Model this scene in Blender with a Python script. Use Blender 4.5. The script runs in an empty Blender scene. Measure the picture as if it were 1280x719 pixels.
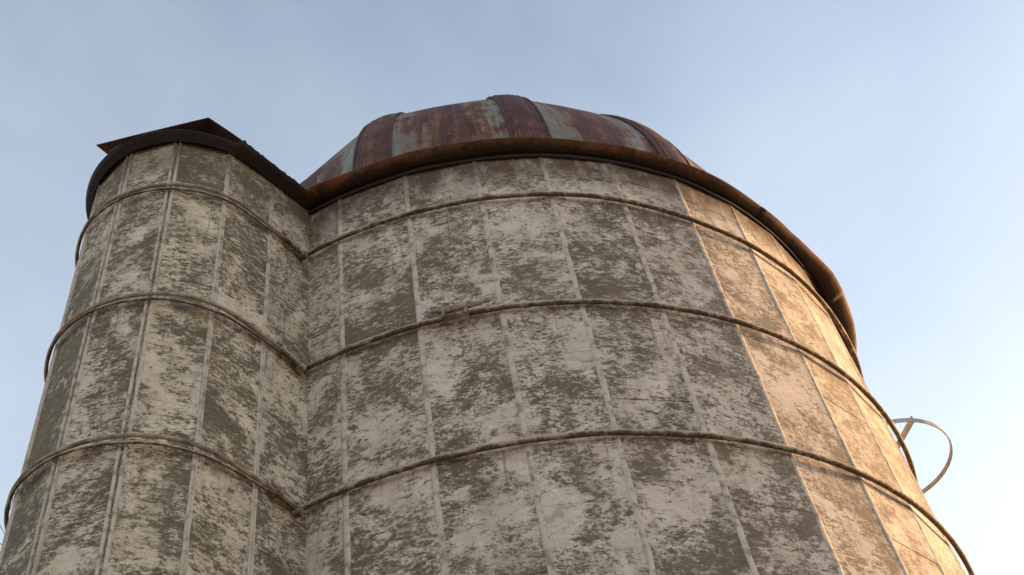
import bpy, bmesh, math, random
from mathutils import Vector, Matrix, noise
random.seed(7)
S = 2.1            # silo radius in metres (all silo plan numbers below are in radii)
EYE = 1.6
CX, CY = -0.1111*S, 2.5306*S
PI = math.pi
scene = bpy.context.scene
C = scene.collection
def Z(z): return EYE + S*z

# ---------------------------------------------------------------- camera
cd = bpy.data.cameras.new('camera'); cam = bpy.data.objects.new('camera', cd); C.objects.link(cam)
p, r = 0.88344, -0.20141
Fv = Vector((0, math.cos(p), math.sin(p))); Rv = Vector((1, 0, 0)); Uv = Vector((0, -math.sin(p), math.cos(p)))
R2 = math.cos(r)*Rv + math.sin(r)*Uv; U2 = -math.sin(r)*Rv + math.cos(r)*Uv
m = Matrix((( R2.x, U2.x, -Fv.x, 0), (R2.y, U2.y, -Fv.y, 0), (R2.z, U2.z, -Fv.z, EYE), (0, 0, 0, 1)))
cam.matrix_world = m
cd.sensor_width = 36; cd.lens = 36*1453.75/1280; cd.clip_end = 5000; cd.clip_start = 0.05
scene.camera = cam

# ---------------------------------------------------------------- sky, sun, exposure
SUN_TH, SUN_EL = 2.085, math.radians(13)
sdir = Vector((math.sin(SUN_TH)*math.cos(SUN_EL), -math.cos(SUN_TH)*math.cos(SUN_EL), math.sin(SUN_EL)))
w = bpy.data.worlds.new('World'); scene.world = w; w.use_nodes = True
nt = w.node_tree; nt.nodes.clear()
sky = nt.nodes.new('ShaderNodeTexSky'); sky.sky_type = 'NISHITA'; sky.sun_disc = False
sky.sun_elevation = SUN_EL; sky.sun_rotation = math.atan2(sdir.x, sdir.y)
sky.air_density = 1.0; sky.dust_density = 1.5; sky.ozone_density = 1.0
tc = nt.nodes.new('ShaderNodeTexCoord'); mp = nt.nodes.new('ShaderNodeMapping')
mp.inputs['Scale'].default_value = (1.6, 1.0, 2.2); mp.inputs['Rotation'].default_value = (0.3, 0.2, 0.5)
nz = nt.nodes.new('ShaderNodeTexNoise'); nz.inputs['Scale'].default_value = 1.7; nz.inputs['Detail'].default_value = 5; nz.inputs['Roughness'].default_value = 0.55
rp = nt.nodes.new('ShaderNodeMapRange'); rp.inputs[1].default_value = 0.38; rp.inputs[2].default_value = 0.72; rp.inputs[3].default_value = 0.0; rp.inputs[4].default_value = 0.08
mx = nt.nodes.new('ShaderNodeMix'); mx.data_type = 'RGBA'
mx.inputs[7].default_value = (6.9, 7.3, 7.65, 1)       # thin high veil
bg = nt.nodes.new('ShaderNodeBackground'); bg.inputs[1].default_value = 0.125
out = nt.nodes.new('ShaderNodeOutputWorld')
L = nt.links.new
L(tc.outputs['Generated'], mp.inputs[0]); L(mp.outputs[0], nz.inputs['Vector']); L(nz.outputs[0], rp.inputs[0])
sx = nt.nodes.new('ShaderNodeSeparateXYZ'); el = nt.nodes.new('ShaderNodeMapRange'); ad = nt.nodes.new('ShaderNodeMath'); ad.operation = 'ADD'
el.inputs[1].default_value = 0.95; el.inputs[2].default_value = 0.50; el.inputs[3].default_value = 0.07; el.inputs[4].default_value = 0.34
L(tc.outputs['Generated'], sx.inputs[0]); L(sx.outputs[2], el.inputs[0]); L(el.outputs[0], ad.inputs[0]); L(rp.outputs[0], ad.inputs[1])
L(ad.outputs[0], mx.inputs[0]); L(sky.outputs[0], mx.inputs[6]); L(mx.outputs[2], bg.inputs[0]); L(bg.outputs[0], out.inputs[0])
sd = bpy.data.lights.new('sun', 'SUN'); sun = bpy.data.objects.new('sun', sd); C.objects.link(sun)
sd.energy = 5.0; sd.angle = math.radians(0.6); sd.color = (1.0, 0.55, 0.205)
sun.rotation_euler = sdir.to_track_quat('Z', 'Y').to_euler(); sun.location = (20, 5, 20)
scene.view_settings.view_transform = 'Standard'; scene.view_settings.look = 'None'
scene.view_settings.exposure = 1.05; scene.view_settings.gamma = 1.0

# ---------------------------------------------------------------- node helpers
class NT:
    def __init__(s, name):
        s.m = bpy.data.materials.new(name); s.m.use_nodes = True; s.t = s.m.node_tree
        s.t.nodes.clear(); s.o = s.n('OutputMaterial'); s.b = s.n('BsdfPrincipled'); s.l(s.b.outputs[0], s.o.inputs[0])
    def n(s, k, **kw):
        x = s.t.nodes.new('ShaderNode'+k)
        for a, b in kw.items(): setattr(x, a, b)
        return x
    def l(s, a, b): s.t.links.new(a, b)
    def val(s, inp, v):
        if isinstance(v, bpy.types.NodeSocket): s.l(v, inp)
        else: inp.default_value = v
    def math(s, op, a, b=0.0, c=None, clamp=False):
        x = s.n('Math', operation=op, use_clamp=clamp); s.val(x.inputs[0], a); s.val(x.inputs[1], b)
        if c is not None: s.val(x.inputs[2], c)
        return x.outputs[0]
    def noise(s, vec, scale, detail=4, rough=0.55, stretch=None, dist=0.0):
        if stretch:
            q = s.n('Mapping'); q.inputs['Scale'].default_value = stretch; s.l(vec, q.inputs[0]); vec = q.outputs[0]
        x = s.n('TexNoise'); x.inputs['Scale'].default_value = scale; x.inputs['Detail'].default_value = detail
        x.inputs['Roughness'].default_value = rough; x.inputs['Distortion'].default_value = dist
        s.l(vec, x.inputs['Vector']); return x.outputs[0]
    def step(s, v, a, b, lo=0.0, hi=1.0):
        x = s.n('MapRange'); s.val(x.inputs[0], v); s.val(x.inputs[1], a); s.val(x.inputs[2], b)
        x.inputs[3].default_value = lo; x.inputs[4].default_value = hi; return x.outputs[0]
    def mix(s, f, a, b):
        x = s.n('Mix', data_type='RGBA'); s.val(x.inputs[0], f)
        for i, v in ((6, a), (7, b)):
            if isinstance(v, bpy.types.NodeSocket): s.l(v, x.inputs[i])
            else: x.inputs[i].default_value = (*v, 1)
        return x.outputs[2]
    def bump(s, h, strength, dist):
        x = s.n('Bump'); x.inputs['Strength'].default_value = strength; x.inputs['Distance'].default_value = dist
        s.l(h, x.inputs['Height']); s.l(x.outputs[0], s.b.inputs['Normal'])
    def col(s, c, rough=0.9, metal=0.0):
        s.val(s.b.inputs['Base Color'], (*c, 1) if isinstance(c, tuple) else c)
        s.val(s.b.inputs['Roughness'], rough); s.b.inputs['Metallic'].default_value = metal
        s.b.inputs['Specular IOR Level'].default_value = 0.25
        return s.m
    def local(s):
        t = s.n('TexCoord'); oi = s.n('ObjectInfo')
        cmb = s.n('CombineXYZ'); sp = s.n('SeparateColor'); s.l(oi.outputs['Color'], sp.inputs[0])
        s.l(s.math('MULTIPLY', sp.outputs[0], 97.0), cmb.inputs[0]); s.l(s.math('MULTIPLY', sp.outputs[1], 61.0), cmb.inputs[1]); s.l(s.math('MULTIPLY', sp.outputs[2], 10.0), cmb.inputs[2])
        a = s.n('VectorMath', operation='ADD'); s.l(t.outputs['Object'], a.inputs[0]); s.l(cmb.outputs[0], a.inputs[1])
        s.alpha = oi.outputs['Alpha']; s.colr = s.math('FRACT', s.math('MULTIPLY', sp.outputs[0], 7.31)); return t.outputs['Object'], a.outputs[0], oi.outputs['Random']
    def wz(s):
        g = s.n('NewGeometry'); x = s.n('SeparateXYZ'); s.l(g.outputs['Position'], x.inputs[0]); return g.outputs['Position'], x.outputs[2]

TOP = Z(2.385)
def stave_material(name, paint, bare, cover, streak, rusty=1.0):
    """old whitewash flaking off rough concrete; every stave wears differently"""
    k = NT(name); loc, off, rnd = k.local(); pos, z = k.wz()
    big = k.noise(off, 3.4, 5, 0.60, None, 0.5)
    mid = k.noise(off, 9, 10, 0.76, (1, 1, 1.1), 0.35)
    fine = k.noise(off, 34, 8, 0.78, (0.75, 1, 1.5))
    srk = k.noise(off, 30, 5, 0.72, (0.85, 0.6, 3.0), 0.4)
    grit = k.noise(off, 85, 4, 0.8, (0.8, 1, 1.3))
    sw = k.step(k.noise(off, 4.1, 2, 0.5), 0.42, 0.62)       # streaks only where the brush or trowel dragged
    bay = k.math('FLOOR', k.math('DIVIDE', k.math('SUBTRACT', Z(2.183)+10*0.3795*S, z), 0.3795*S))
    odd = k.math('GREATER_THAN', k.math('FRACT', k.math('MULTIPLY', bay, 0.5)), 0.25)
    hi = k.math('DIVIDE', k.math('FLOOR', k.alpha), 100.0); lo_ = k.math('FRACT', k.alpha)
    wr = k.math('ADD', k.math('MULTIPLY', hi, k.math('SUBTRACT', 1.0, odd)), k.math('MULTIPLY', lo_, odd))
    reg = k.step(k.noise(off, 5.5, 3, 0.55, (1, 1, 1.3), 0.4), 0.42, 0.62, 0.60, 1.6)      # speckled zones between solid ones
    h = k.math('MULTIPLY', k.math('SUBTRACT', big, 0.5), 0.95)
    h = k.math('MULTIPLY_ADD', k.math('SUBTRACT', mid, 0.5), 1.0, h)
    h = k.math('MULTIPLY_ADD', k.math('MULTIPLY', k.math('SUBTRACT', srk, 0.5), sw), streak, h)
    fg = k.math('MULTIPLY_ADD', k.math('SUBTRACT', grit, 0.5), 0.75, k.math('SUBTRACT', fine, 0.5))
    h = k.math('MULTIPLY_ADD', fg, k.math('MULTIPLY', reg, 1.0), h)
    h = k.math('ADD', h, k.math('MULTIPLY_ADD', wr, 0.30, cover-0.170))
    mask = k.step(h, -0.012, 0.020)
    haze = k.step(h, -0.16, 0.02)                       # thin worn wash round the flakes
    pv = k.noise(off, 5, 5, 0.6); fv = k.noise(off, 70, 4, 0.7)
    pc = k.mix(k.step(pv, 0.3, 0.7), paint, tuple(c*q for c, q in zip(paint, (0.76, 0.73, 0.70))))
    pc = k.mix(k.step(fv, 0.50, 0.75, 0, 0.30), pc, bare)
    bc = k.mix(k.step(pv, 0.35, 0.7), bare, tuple(c*1.35 for c in bare))
    px = k.n('SeparateXYZ'); k.l(pos, px.inputs[0])         # bare concrete painted lighter on the sunlit side, standing in for light
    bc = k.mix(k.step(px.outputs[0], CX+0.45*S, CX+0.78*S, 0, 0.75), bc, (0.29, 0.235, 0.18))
    bc = k.mix(k.step(fine, 0.45, 0.75, 0, 0.16), bc, paint)
    h2 = k.math('MULTIPLY_ADD', k.math('SUBTRACT', k.noise(off, 55, 5, 0.8, (0.7, 1, 1.6)), 0.5), 0.9, h)
    film = k.step(h2, -0.085, -0.045)                    # thin film of wash left in the pores
    bc = k.mix(k.math('MULTIPLY', film, 0.42), bc, paint)
    h3 = k.math('MULTIPLY_ADD', k.math('SUBTRACT', k.noise(off, 17, 7, 0.75, (0.8, 1, 1.5), 0.3), 0.5), 1.0, k.math('MULTIPLY', h, 0.35))
    pc = k.mix(k.step(h3, -0.03, -0.07, 0, 0.38), pc, bare)  # second coat worn down to the first
    pc = k.mix(k.step(h3, 0.10, 0.13, 0, 0.35), pc, tuple(min(.9, q*1.22) for q in paint))
    c = k.mix(mask, bc, pc)
    vo = k.n('TexVoronoi', feature='DISTANCE_TO_EDGE'); vo.inputs['Scale'].default_value = 3.1
    wv = k.n('VectorMath', operation='ADD'); nv_ = k.n('TexNoise'); nv_.inputs['Scale'].default_value = 6; nv_.inputs['Detail'].default_value = 6
    k.l(off, nv_.inputs['Vector']); k.l(nv_.outputs['Color'], wv.inputs[0]); k.l(off, wv.inputs[1]); k.l(wv.outputs[0], vo.inputs['Vector'])
    ck = k.math('MULTIPLY', k.step(vo.outputs[0], 0.010, 0.003), k.step(k.noise(off, 2.2, 2, 0.5), 0.56, 0.62))
    c = k.mix(k.math('MULTIPLY', ck, 0.7), c, (0.06, 0.048, 0.038))
    # soft grime blotches and vertical run marks
    gr = k.noise(off, 3.3, 4, 0.6); c = k.mix(k.step(gr, 0.55, 0.8, 0, 0.35), c, tuple(q*0.8 for q in bare))
    run = k.noise(off, 20, 4, 0.6, (1.4, 1.4, 0.10)); c = k.mix(k.step(run, 0.56, 0.75, 0, 0.35), c, (0.12, 0.095, 0.075))
    # rust and soot washed down from the eave
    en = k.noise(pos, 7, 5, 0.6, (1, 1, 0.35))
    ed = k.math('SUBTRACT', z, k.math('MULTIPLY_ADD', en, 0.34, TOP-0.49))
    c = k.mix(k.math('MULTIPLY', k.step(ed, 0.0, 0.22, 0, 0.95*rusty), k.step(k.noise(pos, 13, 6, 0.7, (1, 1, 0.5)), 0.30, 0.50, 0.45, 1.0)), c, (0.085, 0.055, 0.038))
    # thin runs dripping from the hoops
    vz0 = k.math('FRACT', k.math('DIVIDE', k.math('SUBTRACT', Z(2.183), z), 0.3795*S))
    dn = k.noise(off, 42, 3, 0.6, (1, 1, 0.04)); dl = k.step(k.noise(pos, 6, 3, 0.6, (1, 1, 0.3)), 0.35, 0.65, 0.05, 0.55)
    dr = k.math('MULTIPLY', k.step(dn, 0.60, 0.68), k.step(k.math('SUBTRACT', dl, vz0), 0.0, 0.14))
    c = k.mix(k.math('MULTIPLY', dr, 0.55), c, (0.125, 0.085, 0.058))
    # orange bleed just under a hoop here and there
    vz = k.math('FRACT', k.math('DIVIDE', k.math('SUBTRACT', Z(2.183), z), 0.3795*S))
    vb = k.math('MULTIPLY', k.step(vz, 0.17, 0.0), k.step(k.noise(pos, 3.5, 2, 0.5, (1, 1, 0.2)), 0.56, 0.72))
    c = k.mix(k.math('MULTIPLY', vb, 0.55), c, (0.30, 0.20, 0.12))
    k.col(c, 0.92)
    hh = k.math('MULTIPLY_ADD', srk, 0.5, k.math('MULTIPLY', mask, 0.35)); hh = k.math('MULTIPLY_ADD', fine, 0.4, hh)
    k.bump(hh, 0.42, 0.0045)
    return k.m
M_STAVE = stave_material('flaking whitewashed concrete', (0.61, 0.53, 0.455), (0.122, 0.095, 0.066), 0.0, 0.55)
M_STAVE2 = stave_material('streaked chute concrete', (0.61, 0.54, 0.43), (0.108, 0.088, 0.057), 0.0, 0.95, 0.6)

def mortar_material():
    k = NT('pale mortar bead'); pos, z = k.wz()
    n = k.noise(pos, 22, 6, 0.65); n2 = k.noise(pos, 5, 4, 0.6, (1, 1, .5))
    c = k.mix(k.step(n, 0.36, 0.52), (0.24, 0.20, 0.165), (0.50, 0.44, 0.375))
    c = k.mix(k.step(n2, 0.56, 0.74, 0, 0.5), c, (0.17, 0.14, 0.11))
    c = k.mix(k.step(k.math('MULTIPLY_ADD', n2, -0.3, z), TOP-0.44, TOP-0.22, 0, 0.85), c, (0.085, 0.055, 0.038))
    k.bump(n, 0.5, 0.01); return k.col(c, 0.95)
M_MORTAR = mortar_material()
def core_material():
    k = NT('dark joint mortar'); pos, z = k.wz(); n = k.noise(pos, 30, 4, 0.6)
    return k.col(k.mix(n, (0.05, 0.042, 0.035), (0.13, 0.11, 0.09)), 0.95)
M_CORE = core_material()
def hoop_material():
    k = NT('whitewashed rusty steel rod'); pos, z = k.wz()
    n = k.noise(pos, 16, 6, 0.7); n2 = k.noise(pos, 60, 3, 0.6)
    g = k.n('NewGeometry'); s = k.n('SeparateXYZ'); k.l(g.outputs['Normal'], s.inputs[0])
    # lime splashed on the upper side of the rod, bare rust underneath
    up = k.math('MULTIPLY_ADD', s.outputs[2], 0.17, n)
    c = k.mix(k.step(n2, 0.35, 0.65), (0.050, 0.038, 0.027), (0.13, 0.095, 0.065))
    c = k.mix(k.step(up, 0.37, 0.54, 0, 0.9), c, (0.40, 0.33, 0.25))
    k.bump(n2, 0.6, 0.006); return k.col(c, 0.85)
M_HOOP = hoop_material()
def hoop_plain():
    k = NT('limed steel rod'); pos, z = k.wz(); n = k.noise(pos, 14, 5, 0.7)
    c = k.mix(k.step(n, 0.4, 0.6), (0.15, 0.115, 0.085), (0.36, 0.31, 0.245))
    k.bump(n, 0.5, 0.006); return k.col(c, 0.85)
M_HOOP2 = hoop_plain()
def roof_material(narrow=False):
    k = NT('rusting grey painted roof sheet' + (' strip' if narrow else ''))
    uv = k.n('UVMap').outputs[0]; loc, off, rnd = k.local(); pos, z = k.wz()
    s = k.n('SeparateXYZ'); k.l(uv, s.inputs[0])
    ed = k.math('ABSOLUTE', k.math('SUBTRACT', s.outputs[0], 0.5))       # 0 mid, .5 at the seams
    n1 = k.noise(pos, 2.6, 7, 0.66); n2 = k.noise(pos, 10, 8, 0.74, (1, 1, 0.8), 0.2)
    cb = k.n('CombineXYZ'); k.l(s.outputs[0], cb.inputs[0]); k.l(s.outputs[1], cb.inputs[1]); k.l(k.math('MULTIPLY', rnd, 50.0), cb.inputs[2])
    st = k.noise(cb.outputs[0], 9, 6, 0.66, (1.0 if not narrow else 0.7, 0.35, 1)); st2 = k.noise(cb.outputs[0], 30, 4, 0.6, (1, 0.12, 1))
    h = k.math('MULTIPLY_ADD', n1, 0.9, k.math('MULTIPLY', n2, 0.6))
    h = k.math('MULTIPLY_ADD', st, 0.9, h)
    h = k.math('ADD', h, k.math('MULTIPLY', ed, 0.0 if narrow else 0.75))
    cut = 1.36 if narrow else 1.44
    mask = k.step(h, cut, cut+0.05)
    rust = k.mix(k.step(n2, 0.38, 0.62), (0.032, 0.013, 0.010), (0.100, 0.034, 0.018))
    rust = k.mix(k.step(st2, 0.48, 0.66, 0, 0.6), rust, (0.155, 0.052, 0.024))
    rust = k.mix(k.step(k.math('ADD', k.math('MULTIPLY', st, 0.6), k.math('MULTIPLY', n2, 0.4)), 0.53, 0.62, 0, 0.75), rust, (0.25, 0.098, 0.042))
    rust = k.mix(k.step(st2, 0.60, 0.72, 0, 0.5 if narrow else 0.25), rust, (0.17, 0.14, 0.12))
    pa = k.mix(k.step(n1, 0.38, 0.6), (0.215, 0.232, 0.225), (0.135, 0.13, 0.105))
    pa = k.mix(k.step(st2, 0.5, 0.7, 0, 0.5), pa, (0.24, 0.17, 0.12))
    edge = k.math('MULTIPLY', k.step(h, cut-0.12, cut), k.step(h, cut+0.12, cut+0.0))
    c = k.mix(mask, rust, pa); c = k.mix(k.math('MULTIPLY', edge, 0.7), c, (0.18, 0.09, 0.04))
    k.bump(n2, 0.25, 0.01); return k.col(c, 0.6)
M_ROOF = roof_material(); M_STRIP = roof_material(True)
def rust_material(name, dark, light, warm=0.5, rough=0.8, low_dark=None):
    k = NT(name); pos, z = k.wz()
    n1 = k.noise(pos, 5, 7, 0.66, (1, 1, 1), 0.4); n2 = k.noise(pos, 28, 6, 0.7)
    c = k.mix(k.step(n2, 0.35, 0.68), dark, light)
    c = k.mix(k.step(n1, 0.50, 0.62, 0, warm), c, (light[0]*1.8, light[1]*1.6, light[2]*1.4))
    c = k.mix(k.step(n1, 0.42, 0.34, 0, 0.85), c, (0.018, 0.013, 0.011))
    if low_dark: c = k.mix(k.step(k.math('MULTIPLY_ADD', k.noise(pos, 9, 6, 0.7), 0.03, z), low_dark+.022, low_dark+.008, 0, .85), c, (0.012, 0.009, 0.008))  # near black below the given height, broken up by noise
    k.bump(n2, 0.4, 0.006); return k.col(c, rough)
M_EAVE = rust_material('brown rusted eave steel', (0.030, 0.015, 0.010), (0.115, 0.048, 0.023), 0.6, low_dark=Z(2.386))
M_RIB = rust_material('dark rusted roof rib', (0.040, 0.020, 0.015), (0.10, 0.045, 0.030), 0.3, 0.65)
M_LID = rust_material('blackened chute cap steel', (0.010, 0.008, 0.007), (0.020, 0.013, 0.011), 0.2)
M_HOOD = rust_material('red brown rusted sheet', (0.042, 0.020, 0.017), (0.075, 0.036, 0.030), 0.2, 0.75)
def galv():
    k = NT('weathered galvanised strap'); pos, z = k.wz(); n = k.noise(pos, 18, 5, 0.6)
    c = k.mix(k.step(n, 0.35, 0.65), (0.27, 0.25, 0.24), (0.46, 0.44, 0.42)); k.bump(n, .2, .004)
    return k.col(c, 0.6, 0.2)
M_GALV = galv()
def bark():
    k = NT('grey brown bark'); pos, z = k.wz(); n = k.noise(pos, 20, 6, 0.65, (1, 1, .3))
    k.bump(n, .6, .02); return k.col(k.mix(n, (0.045, 0.035, 0.028), (0.15, 0.12, 0.10)), 0.9)
M_BARK = bark()
def ground_mat():
    k = NT('dry winter grass ground'); pos, z = k.wz()
    a = k.noise(pos, 0.35, 6, 0.6); b = k.noise(pos, 9, 8, 0.7)
    c = k.mix(k.step(b, .3, .7), (0.22, 0.18, 0.115), (0.40, 0.335, 0.225)); c = k.mix(k.step(a, .45, .65), c, (0.27, 0.215, 0.155))
    k.bump(b, .8, .05); return k.col(c, 0.95)
M_GROUND = ground_mat()

# ---------------------------------------------------------------- mesh helpers
def link(name, me, mat, parent=None, loc=None, rz=0):
    if mat and not me.materials: me.materials.append(mat)
    o = bpy.data.objects.new(name, me); C.objects.link(o)
    if parent: o.parent = parent
    if loc is not None: o.location = loc; o.rotation_euler = (0, 0, rz)
    return o
def mesh(name, vs, fs, smooth=False, uvs=None):
    me = bpy.data.meshes.new(name); me.from_pydata([tuple(v) for v in vs], [], fs); me.update()
    if smooth: me.polygons.foreach_set('use_smooth', [True]*len(me.polygons))
    if uvs:
        l = me.uv_layers.new(name='UVMap')
        for lp in me.loops: l.data[lp.index].uv = uvs[lp.vertex_index]
    return me
def empty(name, label, cat, loc):
    o = bpy.data.objects.new(name, None); C.objects.link(o); o.location = loc; o.empty_display_size = .3
    o['label'] = label; o['category'] = cat; return o
def tube_geo(vs, fs, pts, rad, n=8, up=Vector((0, 0, 1)), closed=False, caps=True):
    """sweep; rad is a number or f(i) -> radius"""
    b = len(vs); N = len(pts)
    for i, q in enumerate(pts):
        a = pts[(i-1) % N] if (closed or i > 0) else q; c = pts[(i+1) % N] if (closed or i < N-1) else q
        t = (c-a).normalized(); u = up - up.dot(t)*t
        if u.length < 1e-3: u = Vector((1, 0, 0)) - t.x*t
        u.normalize(); s = t.cross(u); rr = rad(i) if callable(rad) else rad
        for k in range(n):
            an = 2*PI*k/n; vs.append(q + rr*(math.cos(an)*s + math.sin(an)*u))
    for i in range(N if closed else N-1):
        for k in range(n):
            i2 = (i+1) % N; fs.append((b+i*n+k, b+i*n+(k+1) % n, b+i2*n+(k+1) % n, b+i2*n+k))
    if not closed and caps:
        fs.append(tuple(b+k for k in range(n-1, -1, -1))); fs.append(tuple(b+(N-1)*n+k for k in range(n)))
def sweep_profile(ring, prof, closed_prof=True, uv=None):
    """ring: list of functions (a, b) -> Vector for plan offset a and height b"""
    vs = [f(a, b) for f in ring for a, b in prof]; n = len(prof); fs = []
    for i in range(len(ring)-1):
        for k in range(n if closed_prof else n-1):
            fs.append((i*n+k, (i+1)*n+k, (i+1)*n+(k+1) % n, i*n+(k+1) % n))
    if closed_prof: fs.append(tuple(range(n-1, -1, -1))[::-1]); fs.append(tuple((len(ring)-1)*n+k for k in range(n-1, -1, -1)))
    return vs, fs
def fix(me):
    bm = bmesh.new(); bm.from_mesh(me); bmesh.ops.recalc_face_normals(bm, faces=bm.faces); bm.to_mesh(me); bm.free(); return me

def polar(th, rr, z): return Vector((CX + S*rr*math.sin(th), CY - S*rr*math.cos(th), Z(z)))

# ---------------------------------------------------------------- ground
gv = []; gf = []
NG = 40; ext = 1500
def gpos(i): u = (i/NG)*2-1; return ext*u*abs(u)**2
for j in range(NG+1):
    for i in range(NG+1):
        x, y = gpos(i), gpos(j); d = math.hypot(x, y-5)
        gv.append((x, y, 0 if d < 12 else 0.8*noise.noise(Vector((x*.02, y*.02, 0)))))
for j in range(NG):
    for i in range(NG): a = j*(NG+1)+i; gf.append((a, a+1, a+NG+2, a+NG+1))
g = link('ground', mesh('ground', gv, gf, True), M_GROUND); g['kind'] = 'structure'

# ---------------------------------------------------------------- silo
silo = empty('silo', 'big round concrete stave silo with flaking whitewash and rusty domed steel roof', 'silo', (CX, CY, 0))
ORG = Vector((CX, CY, 0))
def child(name, vs, fs, mat, parent, smooth=False, uvs=None, org=ORG, rootloc=True):
    """mesh given in world coordinates, stored relative to org"""
    me = mesh(name, [Vector(v)-org for v in vs], fs, smooth, uvs); fix(me)
    o = link(name, me, mat, parent); return o
HOOPZ = [2.183 - 0.3795*k for k in range(8)]
ADJ = {3: -.008, 4: -.006, 6: .009}
def seam_th(i): return -0.25995 + 0.17117*i + ADJ.get(i, 0)
FRONT = list(range(-4, 10))         # staves seen from the camera's side
n_back = 23; back0 = seam_th(10); back_step = (2*PI - (seam_th(10)-seam_th(-4)))/n_back

def stave_mesh(wd, ht, th=0.05, be=0.006):
    """slab with chamfered rim; local x across, y outward negative (front at y=0), z up"""
    hw = wd/2; vs = []; fs = []
    vs += [(-hw, th, 0), (hw, th, 0), (hw, th, ht), (-hw, th, ht)]
    vs += [(-hw, be, 0), (hw, be, 0), (hw, be, ht), (-hw, be, ht)]
    vs += [(-hw+be, 0, be*.1), (hw-be, 0, be*.1), (hw-be, 0, ht-be*.1), (-hw+be, 0, ht-be*.1)]
    fs += [(0, 1, 2, 3), (8, 9, 10, 11)]
    for a in range(4):
        b = (a+1) % 4; fs += [(a, b, 4+b, 4+a), (4+a, 4+b, 8+b, 8+a)]
    return fix(mesh('stave', vs, fs))
_cache = {}
def bay_cover(tab, key, z0, z1):
    """share of whitewash shown, per hoop bay (washed bay by bay; chute left cut further for shade): even bay * 100 + odd bay"""
    t = tab.get(key, (.5, .5, .5, .5)); v = {}
    for z in (z1-.02, z0+.02):
        b = math.floor((2.183-z)/.3795); v[b % 2] = t[b+1] if -1 <= b <= 2 else random.uniform(.35, .65)
    q = lambda x: max(.03, min(.97, x+random.uniform(-.03, .03)))
    return math.floor(100*q(v.get(0, .5))) + q(v.get(1, .5))
def place_stave(A, B, z0, z1, mat, parent, org, name='stave', column=(0, 0), cover=.5):
    """A,B plan end points in metres (world), seen from outside A left, B right"""
    wd = (B-A).length - 0.004; gap = random.choice((.0004, .0004, .0008, .003)); ht = z1-z0-gap
    key = (round(wd, 3), round(ht, 3), mat.name)
    if key not in _cache: _cache[key] = stave_mesh(wd, ht)
    me = _cache[key]
    d = (B-A).normalized(); o = link(name, me, mat, parent)
    o.color = (column[0], column[1], z0/10, cover)
    mid = (A+B)/2
    nrm = Vector((d.y, -d.x, 0))
    mid = mid + nrm*random.uniform(-.001, .001)
    o.location = (mid.x-org.x, mid.y-org.y, z0+gap/2); o.rotation_euler = (random.uniform(-.001, .001), 0, math.atan2(d.y, d.x) + random.uniform(-.002, .002))
    return o
def joints(kind): return [1.904-0.3775*k for k in range(9)] if kind else [2.038-0.3775*k for k in range(9)]
WTOP = 2.390
WEAR = {-2: (.5, .4, .4, .4), -1: (.6, .40, .38, .42), 0: (.48, .36, .42, .55), 1: (.72, .58, .56, .58), 2: (.62, .58, .64, .56), 3: (.68, .38, .34, .42),
        4: (.60, .40, .56, .36), 5: (.60, .50, .62, .55), 6: (.62, .50, .55, .58), 7: (.6, .55, .6, .6)}
for i in FRONT:
    A = polar(seam_th(i), 1, 0); B = polar(seam_th(i+1), 1, 0); A.z = B.z = 0
    js = [WTOP] + joints(i % 2) ; js = [q for q in js if Z(q) > 0.05] + [-EYE/S]
    if i % 2: js.insert(1, 2.2815)
    for q in range(len(js)-1):
        place_stave(A, B, Z(js[q+1]), Z(js[q]), M_STAVE, silo, ORG, column=((i*.377+.1) % 1, (i*.613+.3) % 1), cover=bay_cover(WEAR, i, js[q+1], js[q]))
# the far side of the ring, joined
vs, fs = [], []
ts = [back0+back_step*k for k in range(n_back+1)]
for a, b in zip(ts, ts[1:]):
    for q in range(9):
        z0, z1 = -EYE/S + .3503*q, -EYE/S + .3503*(q+1)-.002
        bb = len(vs)
        for rr in (1.0, .976):
            for t_, zz in ((a+.001, z0), (b-.001, z0), (b-.001, z1), (a+.001, z1)): vs.append(polar(t_, rr, zz))
        fs += [(bb, bb+1, bb+2, bb+3), (bb+4, bb+5, bb+6, bb+7)] + [(bb+e, bb+(e+1) % 4, bb+4+(e+1) % 4, bb+4+e) for e in range(4)]
o = child('far_staves', vs, fs, M_STAVE, silo); o['kind'] = 'stuff'
# joint mortar behind the staves
vs, fs = [], []
NC = 74
for k in range(NC):
    t = 2*PI*k/NC
    vs += [polar(t, .985, -EYE/S), polar(t, .985, WTOP-.002)]
for k in range(NC): a, b = 2*k, 2*((k+1) % NC); fs.append((a, b, b+1, a+1))
child('mortar_core', vs, fs, M_CORE, silo)
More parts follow.
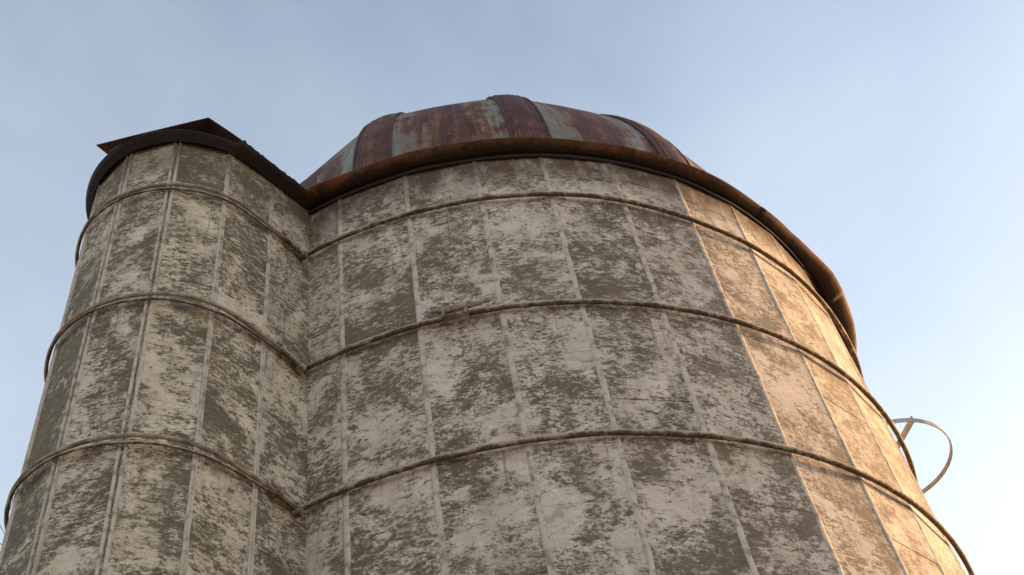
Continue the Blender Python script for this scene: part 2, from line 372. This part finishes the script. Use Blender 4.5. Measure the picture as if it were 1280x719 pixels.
# pale mortar beads over the vertical joints
def bead(pt, out, z0, z1, wdt, dep, seed, org, parent, name='mortar_joint'):
    vs, fs = [], []; N = max(6, int((z1-z0)/0.03)); side = Vector((-out.y, out.x, 0))
    for i in range(N+1):
        zz = z0+(z1-z0)*i/N
        nn = noise.noise(Vector((seed*3.1, 0, zz*3.3))); n2 = noise.noise(Vector((seed*5.7, 4, zz*11))); n3 = noise.noise(Vector((seed*1.7, 9, zz*1.1)))
        n4 = noise.noise(Vector((seed*7.7, 2, zz*19)))
        ww = wdt*(1+.16*nn+.10*n2+.05*n4); dd = dep*(1+.15*n2+.2*nn); sh = wdt*.35*n3 + wdt*.18*n2
        for a, b in ((-1, -1.1), (-.80, .25), (-.28, .95+.2*n4), (.30, .88-.2*n4), (.78, .22), (1, -1.1)):
            q = pt + side*(sh+ww*a) + out*(dd*b if b > 0 else .006*b); vs.append(Vector((q.x, q.y, zz)))
    for i in range(N):
        for k in range(5): fs.append((i*6+k, i*6+k+1, (i+1)*6+k+1, (i+1)*6+k))
    fs += [tuple(range(6)), tuple(N*6+k for k in range(6))]
    return child(name, vs, fs, M_MORTAR, parent, True, org=org)
for i in range(-3, 11):
    t = seam_th(i); P = polar(t, 1.0, 0); P.z = 0
    bead(P, Vector((math.sin(t), -math.cos(t), 0)), 0.02, Z(WTOP)-.01, 0.0145, 0.0038 if i < 4 else 0.0018, i+20, ORG, silo)
# hoops
def hoop_dz(k, th):
    if k == 0: return .009 - .024*min(1, max(0, (th-.35)/.3)) if th < 1.6 else 0
    return (-.004, .003, 0.0, 0.0)[min(k-1, 3)]
hoop_objs = []
for k, hz in enumerate(HOOPZ):
    N = 296; pts = []
    for i in range(N):
        th = 2*PI*i/N - 1.0
        thn = th
        sag = .0016*noise.noise(Vector((math.sin(th)*4, math.cos(th)*4, k*9)))
        rr = 1.0105 + .0012*noise.noise(Vector((math.sin(th)*7, math.cos(th)*7, k*5+3)))
        dz = hoop_dz(k, th)
        if k == 0 and th > 1.6: dz = -.015*(1-min(1, (th-1.6)/1.5))
        pts.append(polar(th, rr, hz + dz + sag))
    vs, fs = [], []
    tube_geo(vs, fs, pts, lambda i: 0.0125*(1+.10*noise.noise(Vector((i*.3, k*7, 0)))+.06*noise.noise(Vector((i*.9, k*7, 5)))), 8, closed=True)
    hoop_objs.append(child('tension_hoop', vs, fs, M_HOOP, silo, True))
# splice lug on the second hoop
def box_geo(vs, fs, c, ax, ay, az, hx, hy, hz, taper=1.0):
    b = len(vs)
    for sx in (-1, 1):
        for sy in (-1, 1):
            for sz in (-1, 1):
                tp = taper if sx > 0 else 1
                vs.append(c + ax*hx*sx + ay*hy*sy*tp + az*hz*sz*tp)
    fs += [(b, b+1, b+3, b+2), (b+4, b+6, b+7, b+5), (b, b+4, b+5, b+1), (b+2, b+3, b+7, b+6), (b, b+2, b+6, b+4), (b+1, b+5, b+7, b+3)]
def tan(th): return Vector((math.cos(th), math.sin(th), 0))
def nor(th): return Vector((math.sin(th), -math.cos(th), 0))
UP = Vector((0, 0, 1))
vs, fs = [], []
tm = -.010; hz = HOOPZ[1]-.004; c0 = polar(tm, 1.017, hz)
box_geo(vs, fs, c0+UP*-.008, tan(tm), nor(tm), UP, .055, .016, .020, .85)
for e in (-.05, .045): box_geo(vs, fs, c0+tan(tm)*e+UP*.002, tan(tm), nor(tm), UP, .009, .026, .032)
me = mesh('hoop_lug', [v-ORG for v in vs], fs); fix(me)
bm = bmesh.new(); bm.from_mesh(me); bmesh.ops.bevel(bm, geom=bm.edges[:], offset=.004, segments=2, affect='EDGES'); bm.to_mesh(me); bm.free()
lug = link('hoop_lug', me, M_HOOP2, silo)
vs, fs = [], []
tube_geo(vs, fs, [c0+UP*.030+nor(tm)*.008+tan(tm)*e for e in (-.105, -.04, .03, .10, .15)], .0095, 8)
for e in (-.066, .060): tube_geo(vs, fs, [c0+UP*.030+nor(tm)*.008+tan(tm)*(e-.008), c0+UP*.030+nor(tm)*.008+tan(tm)*(e+.008)], .019, 6)
child('bolt', vs, fs, M_HOOP2, lug)
vs, fs = [], []
tube_geo(vs, fs, [c0+UP*-.002+nor(tm)*.022+tan(tm)*-.05, c0+UP*.004+nor(tm)*.022+tan(tm)*.02, c0+UP*.006+nor(tm)*.02+tan(tm)*.115], .0085, 8)
child('bolt', vs, fs, M_HOOP2, lug)

# ladder cage hoop low on the far right side
ct, cr, cdist, chz = 1.558, .176, 1.008, 2.0
cc = polar(ct, cdist, chz)
def strap(pts, hw, ht, upv=UP):
    vs, fs = [], []
    for i, q in enumerate(pts):
        a = pts[max(0, i-1)]; c = pts[min(len(pts)-1, i+1)]; t = (c-a).normalized(); s = t.cross(upv).normalized(); u = s.cross(t).normalized()
        vs += [q-s*ht-u*hw, q+s*ht-u*hw, q+s*ht+u*hw, q-s*ht+u*hw]
    for i in range(len(pts)-1):
        for k in range(4): fs.append((4*i+k, 4*i+(k+1) % 4, 4*i+4+(k+1) % 4, 4*i+4+k))
    fs += [(0, 1, 2, 3), tuple(4*(len(pts)-1)+k for k in range(4))]
    return vs, fs
pts = [cc + S*cr*(nor(ct)*math.cos(a)+tan(ct)*math.sin(a)) for a in [(-1.62+3.24*i/48) for i in range(49)]]
vs, fs = strap(pts, .013, .003)
cage = child('ladder_cage_hoop', vs, fs, M_GALV, silo, False)
CAGE_BRACE = None
vs, fs = strap([cc + S*Vector((.0625, -.1650, .006)), cc + S*Vector((-.008, .012, 0))], .021, .003)
child('brace', vs, fs, M_GALV, cage)

# ---------------------------------------------------------------- silo roof
DR, DH, DZ = .985, 1.03, 2.405
PER = 2*PI/15; G0 = -.228            # left seam of a narrow strip
NARROW = .100
def dome(th, t, bulge=0.0, flat=None):
    """t 0 at eave .. 1 near the apex"""
    a = t*PI/2*.985; rr = DR*math.cos(a); z = DZ + DH*math.sin(a)
    nr, nzv = math.cos(a), math.sin(a)
    return rr + bulge*nr, z + bulge*nzv
roof = child('roof', *(lambda: (
    [polar(2*PI*k/34, .985*math.cos(a*PI/2*.97)-.03*(1-a*.9), DZ+DH*math.sin(a*PI/2*.97)-.035) for a in [q/8 for q in range(9)] for k in range(34)],
    [(j*34+k, j*34+(k+1) % 34, (j+1)*34+(k+1) % 34, (j+1)*34+k) for j in range(8) for k in range(34)]))(), M_RIB, silo, True)
NV = 22
STRIPS = [-.226, .191, .610] + [.610+.425*q for q in range(1, 9)] + [-.226-.42*3, -.226-.74]
STRIPS = sorted(STRIPS)
NGORE = len(STRIPS)
for gi in range(NGORE):
    a0 = STRIPS[gi]; a1 = a0+NARROW; a2 = STRIPS[(gi+1) % NGORE] + (2*PI if gi == NGORE-1 else 0)
    # narrow batten strip, bowed outwards
    vs, fs, uv = [], [], []
    NU = 6
    for j in range(NV+1):
        t = j/NV
        for i in range(NU+1):
            u = i/NU; rr, z = dome(0, t, .012*math.sin(PI*u)**.7*(1-t*.5))
            vs.append(polar(a0+(a1-a0)*u, rr, z)); uv.append((u, t))
    for j in range(NV):
        for i in range(NU): a = j*(NU+1)+i; fs.append((a, a+1, a+NU+2, a+NU+1))
    child('roof_strip', vs, fs, M_STRIP, roof, True, uv)
    # wide panel: chord between the strips, i.e. flat across
    vs, fs, uv = [], [], []
    NU = 8
    for j in range(NV+1):
        t = j/NV; rr, z = dome(0, t, -.002)
        P, Q = polar(a1, rr, z), polar(a2, rr, z)
        for i in range(NU+1):
            u = i/NU; q = P.lerp(Q, u)
            wob = .012*noise.noise(Vector((gi*5+u*2, t*5, 3)))*math.sin(PI*u)
            o_ = (q-Vector((CX, CY, q.z))).normalized(); q = q + o_*(wob + .02*math.sin(PI*u)*(t if t < .5 else 1-t)); vs.append(q); uv.append((u, t))
    for j in range(NV):
        for i in range(NU): a = j*(NU+1)+i; fs.append((a, a+1, a+NU+2, a+NU+1))
    child('roof_panel', vs, fs, M_ROOF, roof, True, uv)
    for am, sgn in ((a0, -1), (a1, 1)):
        for dd, rad in ((0.0, .011), (sgn*-.017, .006)):
            if dd and gi % 2 == 0 and sgn > 0: continue
            pts = []
            for j in range(NV+1):
                rr, z = dome(0, j/NV, .001 if not dd else .006); pts.append(polar(am+dd, rr, z))
            vs, fs = [], []; tube_geo(vs, fs, pts, lambda i: rad*(1-.4*i/NV), 6); child('roof_rib', vs, fs, M_RIB, roof, True)
# cap at the apex
vs, fs = [], []; NCAP = 24; prof = [(.10, 3.415), (.10, 3.45), (.06, 3.475), (.0005, 3.485)]
for a, z in prof:
    for k in range(NCAP): vs.append(polar(2*PI*k/NCAP, a, z))
for j in range(3):
    for k in range(NCAP): fs.append((j*NCAP+k, j*NCAP+(k+1) % NCAP, (j+1)*NCAP+(k+1) % NCAP, (j+1)*NCAP+k))
child('roof_cap', vs, fs, M_EAVE, roof, True)
# eave flashing: overlapping curved lengths, a little warped
def eave_r(th):
    th = (th+PI) % (2*PI)-PI
    tb = [(-1, 1.047), (-.33, 1.047), (-.2, 1.042), (0, 1.041), (.1, 1.041), (.26, 1.034), (.35, 1.031), (.5, 1.038), (.72, 1.037), (.86, 1.032), (1.0, 1.032), (1.1, 1.043), (1.2, 1.062), (1.4, 1.070), (2.4, 1.05), (4, 1.047)]
    for (a, u), (c, v) in zip(tb, tb[1:]):
        if a <= th <= c: return u+(v-u)*(th-a)/(c-a) - 1.05
    return -.003
NE = 16
for e in range(NE):
    a0 = -.30 + 2*PI*e/NE; a1 = a0+2*PI/NE+.012; off = .0010*(e % 2); dzr = random.uniform(-.0012, .0012)
    ring = []
    for i in range(25):
        th = a0+(a1-a0)*i/24; b = eave_r(th); wv = .0035*noise.noise(Vector((math.sin(th)*6, math.cos(th)*6, 1))); wz_ = .004*noise.noise(Vector((math.sin(th)*5, math.cos(th)*5, 7)))
        ring.append(lambda a, z, th=th, b=b, wv=wv, wz_=wz_: polar(th, a + off + (b+wv)*max(0, min(1, (a-.99)/.05)), z + dzr + wz_))
    prof = [(.960, 2.432), (1.020, 2.412), (1.046, 2.402), (1.050, 2.398), (1.049, 2.394), (1.040, 2.388), (1.024, 2.381), (1.0065, 2.378), (1.0065, 2.382), (1.024, 2.385), (1.040, 2.392), (1.045, 2.397), (1.018, 2.407), (.960, 2.427)]
    vs, fs = sweep_profile(ring, prof); child('eave_flashing', vs, fs, M_EAVE, roof, True)
# thin pale angle on which the flashing rests
vs, fs = sweep_profile([(lambda a, z, th=2*PI*i/120: polar(th, a+.0025*noise.noise(Vector((math.sin(th)*9, math.cos(th)*9, 2))), z)) for i in range(121)],
    [(1.0005, 2.364), (1.0045, 2.364), (1.0045, 2.3765), (1.0005, 2.3765)])
child('eave_angle', vs, fs, M_EAVE, roof)

# ---------------------------------------------------------------- chute
AX = Vector((-.534, -.845, 0)); PP = Vector((.845, -.534, 0)); CR = .2165; CA = 1.170
COR = Vector((CX, CY, 0)) + AX*S*1.17
chute = empty('silo_chute', 'narrow round-fronted concrete chute with loose double hoops and blackened cap against the big silo', 'silo chute', COR)
def U(s, rr=0.0, z=0.0):
    """outline of the chute; s: signed arc length in radii from the nose, right positive; rr offset outwards"""
    q = CR*PI/2; sg = 1 if s >= 0 else -1; a = abs(s)
    if a <= q:
        f = a/CR; al = CA+(CR+rr)*math.cos(f); pe = (CR+rr)*math.sin(f)
    else: al = CA-(a-q); pe = CR+rr
    v = Vector((CX, CY, 0)) + S*(AX*al + PP*pe*sg); v.z = Z(z); return v
def Un(s):
    q = CR*PI/2; a = max(-q, min(q, s)); f = a/CR; return AX*math.cos(f)+PP*math.sin(f)
cs = [(.245+.002)*CR, .785*CR, 1.345*CR, CR*PI/2+.077, CR*PI/2+.20]
seams_c = [-x-.012 for x in cs[::-1]] + cs
seams_c = [-CR*PI/2-.20, -CR*PI/2-.075, -1.40*CR, -.86*CR, -.31*CR] + cs
CJ = [1.99, 1.90, 2.04, 1.85, 1.95, 2.02, 1.88, 1.72, 1.93]
CWT = 2.387
CWEAR_SHADE = {2: (.25, .25, .2, .2), 3: (.2, .2, .15, .15), 4: (.28, .22, .12, .10), 5: (.50, .50, .28, .26), 6: (.12, .58, .54, .62), 7: (.34, .42, .36, .60), 8: (.30, .46, .48, .52)}  # left flank columns set low to paint its shade; the others are wear
for n_, (a, b) in enumerate(zip(seams_c, seams_c[1:])):
    A, B = U(a), U(b); A.z = B.z = 0
    js = [CWT]+[CJ[n_]-.3775*k for k in range(9)]; js = [q for q in js if Z(q) > .05]+[-EYE/S]
    for q in range(len(js)-1): place_stave(A, B, Z(js[q+1]), Z(js[q]), M_STAVE2, chute, COR, column=((n_*.271+.05) % 1, (n_*.719+.6) % 1), cover=bay_cover(CWEAR_SHADE, n_, js[q+1], js[q]))
vs, fs = [], []
ss = [seams_c[0]+(seams_c[-1]-seams_c[0])*i/30 for i in range(31)]
for s_ in ss: vs += [U(s_, -.016, -EYE/S), U(s_, -.016, CWT-.002)]
for i in range(30): fs.append((2*i, 2*i+2, 2*i+3, 2*i+1))
child('mortar_core', vs, fs, M_CORE, chute, org=COR)
for n_, s_ in enumerate(seams_c[1:-1]):
    P = U(s_); P.z = 0; out = Un(s_); sd_ = Vector((-out.y, out.x, 0))
    wd_ = .0115 if n_ < 6 else .005
    for sgn in (-1, 1):
        bead(P+sd_*sgn*wd_, out, .02, Z(CWT)-.01, 0.0072, .006, 60+n_*2+sgn, COR, chute)
# corner mortar where chute meets silo
s_end = CR*PI/2 + .195
for sgn in (-1, 1):
    P = U(sgn*(CR*PI/2+.205)); P.z = 0; o_ = (PP*sgn*.8 + AX*.6).normalized()
    bead(P + PP*sgn*.004, o_, .02, Z(CWT)-.01, .022, .012, 90+sgn, COR, chute, 'corner_mortar')
# loose double hoops ending in lugs near the corner
for k, hz in enumerate(HOOPZ):
    smax = CR*PI/2+.165
    for strand in (0, 1):
        pts = []; N = 90
        for i in range(N+1):
            s_ = -smax + 2*smax*i/N
            # the rod touches at the nose, bridges loose at the left shoulder and on the right
            lo = .006*max(0, math.sin(max(0, min(1, (abs(s_)-.10)/.42))*PI))
            if s_ < -.30: lo += .003
            dz = (.004 if strand == 0 else -.007*math.sin(PI*max(0, min(1, (s_+.05)/.45))) if s_ > -.05 else .002)
            if strand == 1: dz -= .003; lo *= .25
            dz -= .012*(s_/smax)**2 if s_ > 0 else 0
            dz += .002*noise.noise(Vector((s_*9, k*4, strand*7)))
            pts.append(U(s_, .0085+lo, hz+.004+dz))
        vs, fs = [], []; tube_geo(vs, fs, pts, (lambda i: .0088*(1+.12*noise.noise(Vector((i*.5, k*3, 1))))) if strand == 0 else (lambda i: .006*(1+.3*noise.noise(Vector((i*.5, k*3, 1))))), 7)
        child('tension_hoop', vs, fs, M_HOOP2 if strand == 0 else M_HOOP, chute, True, org=COR)
    for sgn in (1, -1):
        s0 = sgn*(smax-.028); t_ = (U(sgn*(smax+.02))-U(sgn*(smax-.02))).normalized(); o_ = Un(s0)
        c_ = U(s0, .014, hz-.012)
        vs, fs = [], []; td = (t_ - UP*.25).normalized(); ud = o_.cross(td).normalized()
        box_geo(vs, fs, c_, td, o_, ud, .052, .014, .014, .7)
        box_geo(vs, fs, c_-td*.05, td, o_, ud, .010, .019, .021)
        box_geo(vs, fs, c_+td*.062-UP*.008, td, o_, ud, .016, .021, .019, .8)
        me = mesh('hoop_lug', [v-COR for v in vs], fs); fix(me)
        bm = bmesh.new(); bm.from_mesh(me); bmesh.ops.bevel(bm, geom=bm.edges[:], offset=.005, segments=2, affect='EDGES'); bm.to_mesh(me); bm.free()
        lg = link('hoop_lug', me, M_HOOP, chute)
        vs, fs = [], []; tube_geo(vs, fs, [c_-td*.085+ud*.022+o_*.006, c_+td*.03+ud*.014+o_*.006], .009, 7); child('bolt', vs, fs, M_HOOP2, lg, org=COR)
# cap ring with a torn edge
SM = CR*PI/2+.185
NR = 150
ring = []
for i in range(NR+1):
    s_ = -SM+2*SM*i/NR
    rag = .010*max(0, noise.noise(Vector((s_*22, 1, 0)))) + (.014*abs(noise.noise(Vector((s_*60, 5, 0)))) if s_ > .30 else 0)
    wd_ = .022 + .005*noise.noise(Vector((s_*6, 3, 0))) + (.012 if s_ < -.25 else 0)
    if s_ > .30: wd_ += .01
    ring.append((s_, wd_, rag))
vs, n_ = [], 8
for s_, wd_, rag in ring:
    for a, z in ((-.10, 2.421), (.2*wd_, 2.411), (wd_+rag*.4, 2.402+rag), (wd_+.002, 2.397), (wd_-.003, 2.390), (.005, 2.377), (.003, 2.383), (-.10, 2.415)):
        vs.append(U(s_, a, z + (.010*max(0, min(1, (.05-s_)/.12))*(1 if s_ > -.42 else 0) if z > 2.395 else 0)))
fs = [(i*n_+k, (i+1)*n_+k, (i+1)*n_+(k+1) % n_, i*n_+(k+1) % n_) for i in range(NR) for k in range(n_)] + [tuple(range(n_)), tuple(NR*n_+k for k in range(n_))]
child('cap_flashing', vs, fs, M_LID, chute, False, org=COR)
# lid plate closing the top
vs = [U(-SM+2*SM*i/40, -.09, 2.418) for i in range(41)] + [U(-SM+2*SM*i/40, -.09, 2.417) for i in range(41)]
child('cap_lid', vs, [tuple(range(41)), tuple(range(81, 40, -1))] + [(i, i+1, 42+i, 41+i) for i in range(40)], M_LID, chute, org=COR)
# bent rusty hood sheet, skewed on top
def AP(al, pe, z): v = Vector((CX, CY, 0))+S*(AX*al+PP*pe); v.z = Z(z); return v
Lp, Ap, Rp = AP(1.431, -.020, 2.448), AP(1.262, .166, 2.552), AP(1.166, .226, 2.448)
back = (AX*-.664 + PP*-.747)*S*.34
vs = []
NB = 6
for j in range(NB+1):
    o_ = back*(j/NB); dn = -UP*.02*(j/NB)
    row = [Lp, Lp.lerp(Ap, .33), Lp.lerp(Ap, .66), Ap-UP*.004, Ap+(Rp-Ap)*.03, Ap.lerp(Rp, .5), Rp]
    for i, q in enumerate(row):
        o_ = (AX*-1.0 + PP*-.05).lerp(AX*-.664 + PP*-.747, min(1, i/3))*S*.34*(j/NB)
        vs.append(q+o_+dn+UP*.012*noise.noise(Vector((i*1.3, j*.9, 4))) * (1 if j else .4))
W_ = 7; nv = len(vs)
vs += [v+UP*.006 for v in vs]
fs = []
for j in range(NB):
    for i in range(W_-1):
        a = j*W_+i; fs += [(a, a+1, a+W_+1, a+W_), (nv+a, nv+a+W_, nv+a+W_+1, nv+a+1)]
edge = [i for i in range(W_)] + [j*W_+W_-1 for j in range(1, NB+1)] + [NB*W_+i for i in range(W_-2, -1, -1)] + [j*W_ for j in range(NB-1, 0, -1)]
for a, b in zip(edge, edge[1:]+edge[:1]): fs.append((a, b, nv+b, nv+a))
child('hood_sheet', vs, fs, M_HOOD, chute, False, org=COR)

# ---------------------------------------------------------------- bare tree far left
TB = Vector((-10.6, 10.0, 0))
tree = empty('bare_tree', 'leafless tree whose thin twigs show at the left edge beside the chute', 'tree', TB)
rnd = random.Random(15)
tv, tf, bv, bf = [], [], [], []
def grow(p0, d, length, rad, depth):
    n = 5 if depth > 1 else 4; pts = [p0]; q = p0; dd = d.copy(); st = length/n
    for i in range(n):
        dd = (dd + Vector((rnd.uniform(-1, 1), rnd.uniform(-1, 1), rnd.uniform(-.5, .8)))*(.16 if depth > 3 else .26)).normalized()
        q = q+dd*st; pts.append(q)
    V, F_ = (tv, tf) if depth == 5 else (bv, bf)
    tube_geo(V, F_, pts, lambda i: max(.0055, rad*(1-.55*i/n)), 8 if depth > 3 else (5 if depth > 1 else 3))
    if depth == 0: return
    nb = (3, 5, 5, 5, 4, 5)[depth]
    for b in range(nb+1):
        f = (.35+.65*b/nb) if depth < 5 else (.55+.45*b/nb); i = min(n-1, int(f*n)); s = pts[i].lerp(pts[i+1], f*n-i) if f < 1 else pts[-1]
        az = rnd.uniform(0, 2*PI); perp = dd.orthogonal().normalized(); perp.rotate(Matrix.Rotation(az, 3, dd))
        nd = (dd*rnd.uniform(.6, 1.0)+perp*rnd.uniform(.45, .9)+UP*.12).normalized()
        grow(s, nd, length*rnd.uniform(.55, .78), max(.003, rad*rnd.uniform(.36, .5)), depth-1)
grow(TB, UP, 5.57, .17, 5)
me = mesh('trunk', [v-TB for v in tv], tf, True); link('trunk', me, M_BARK, tree)
me = mesh('crown', [v-TB for v in bv], bf, False); link('crown', me, M_BARK, tree)
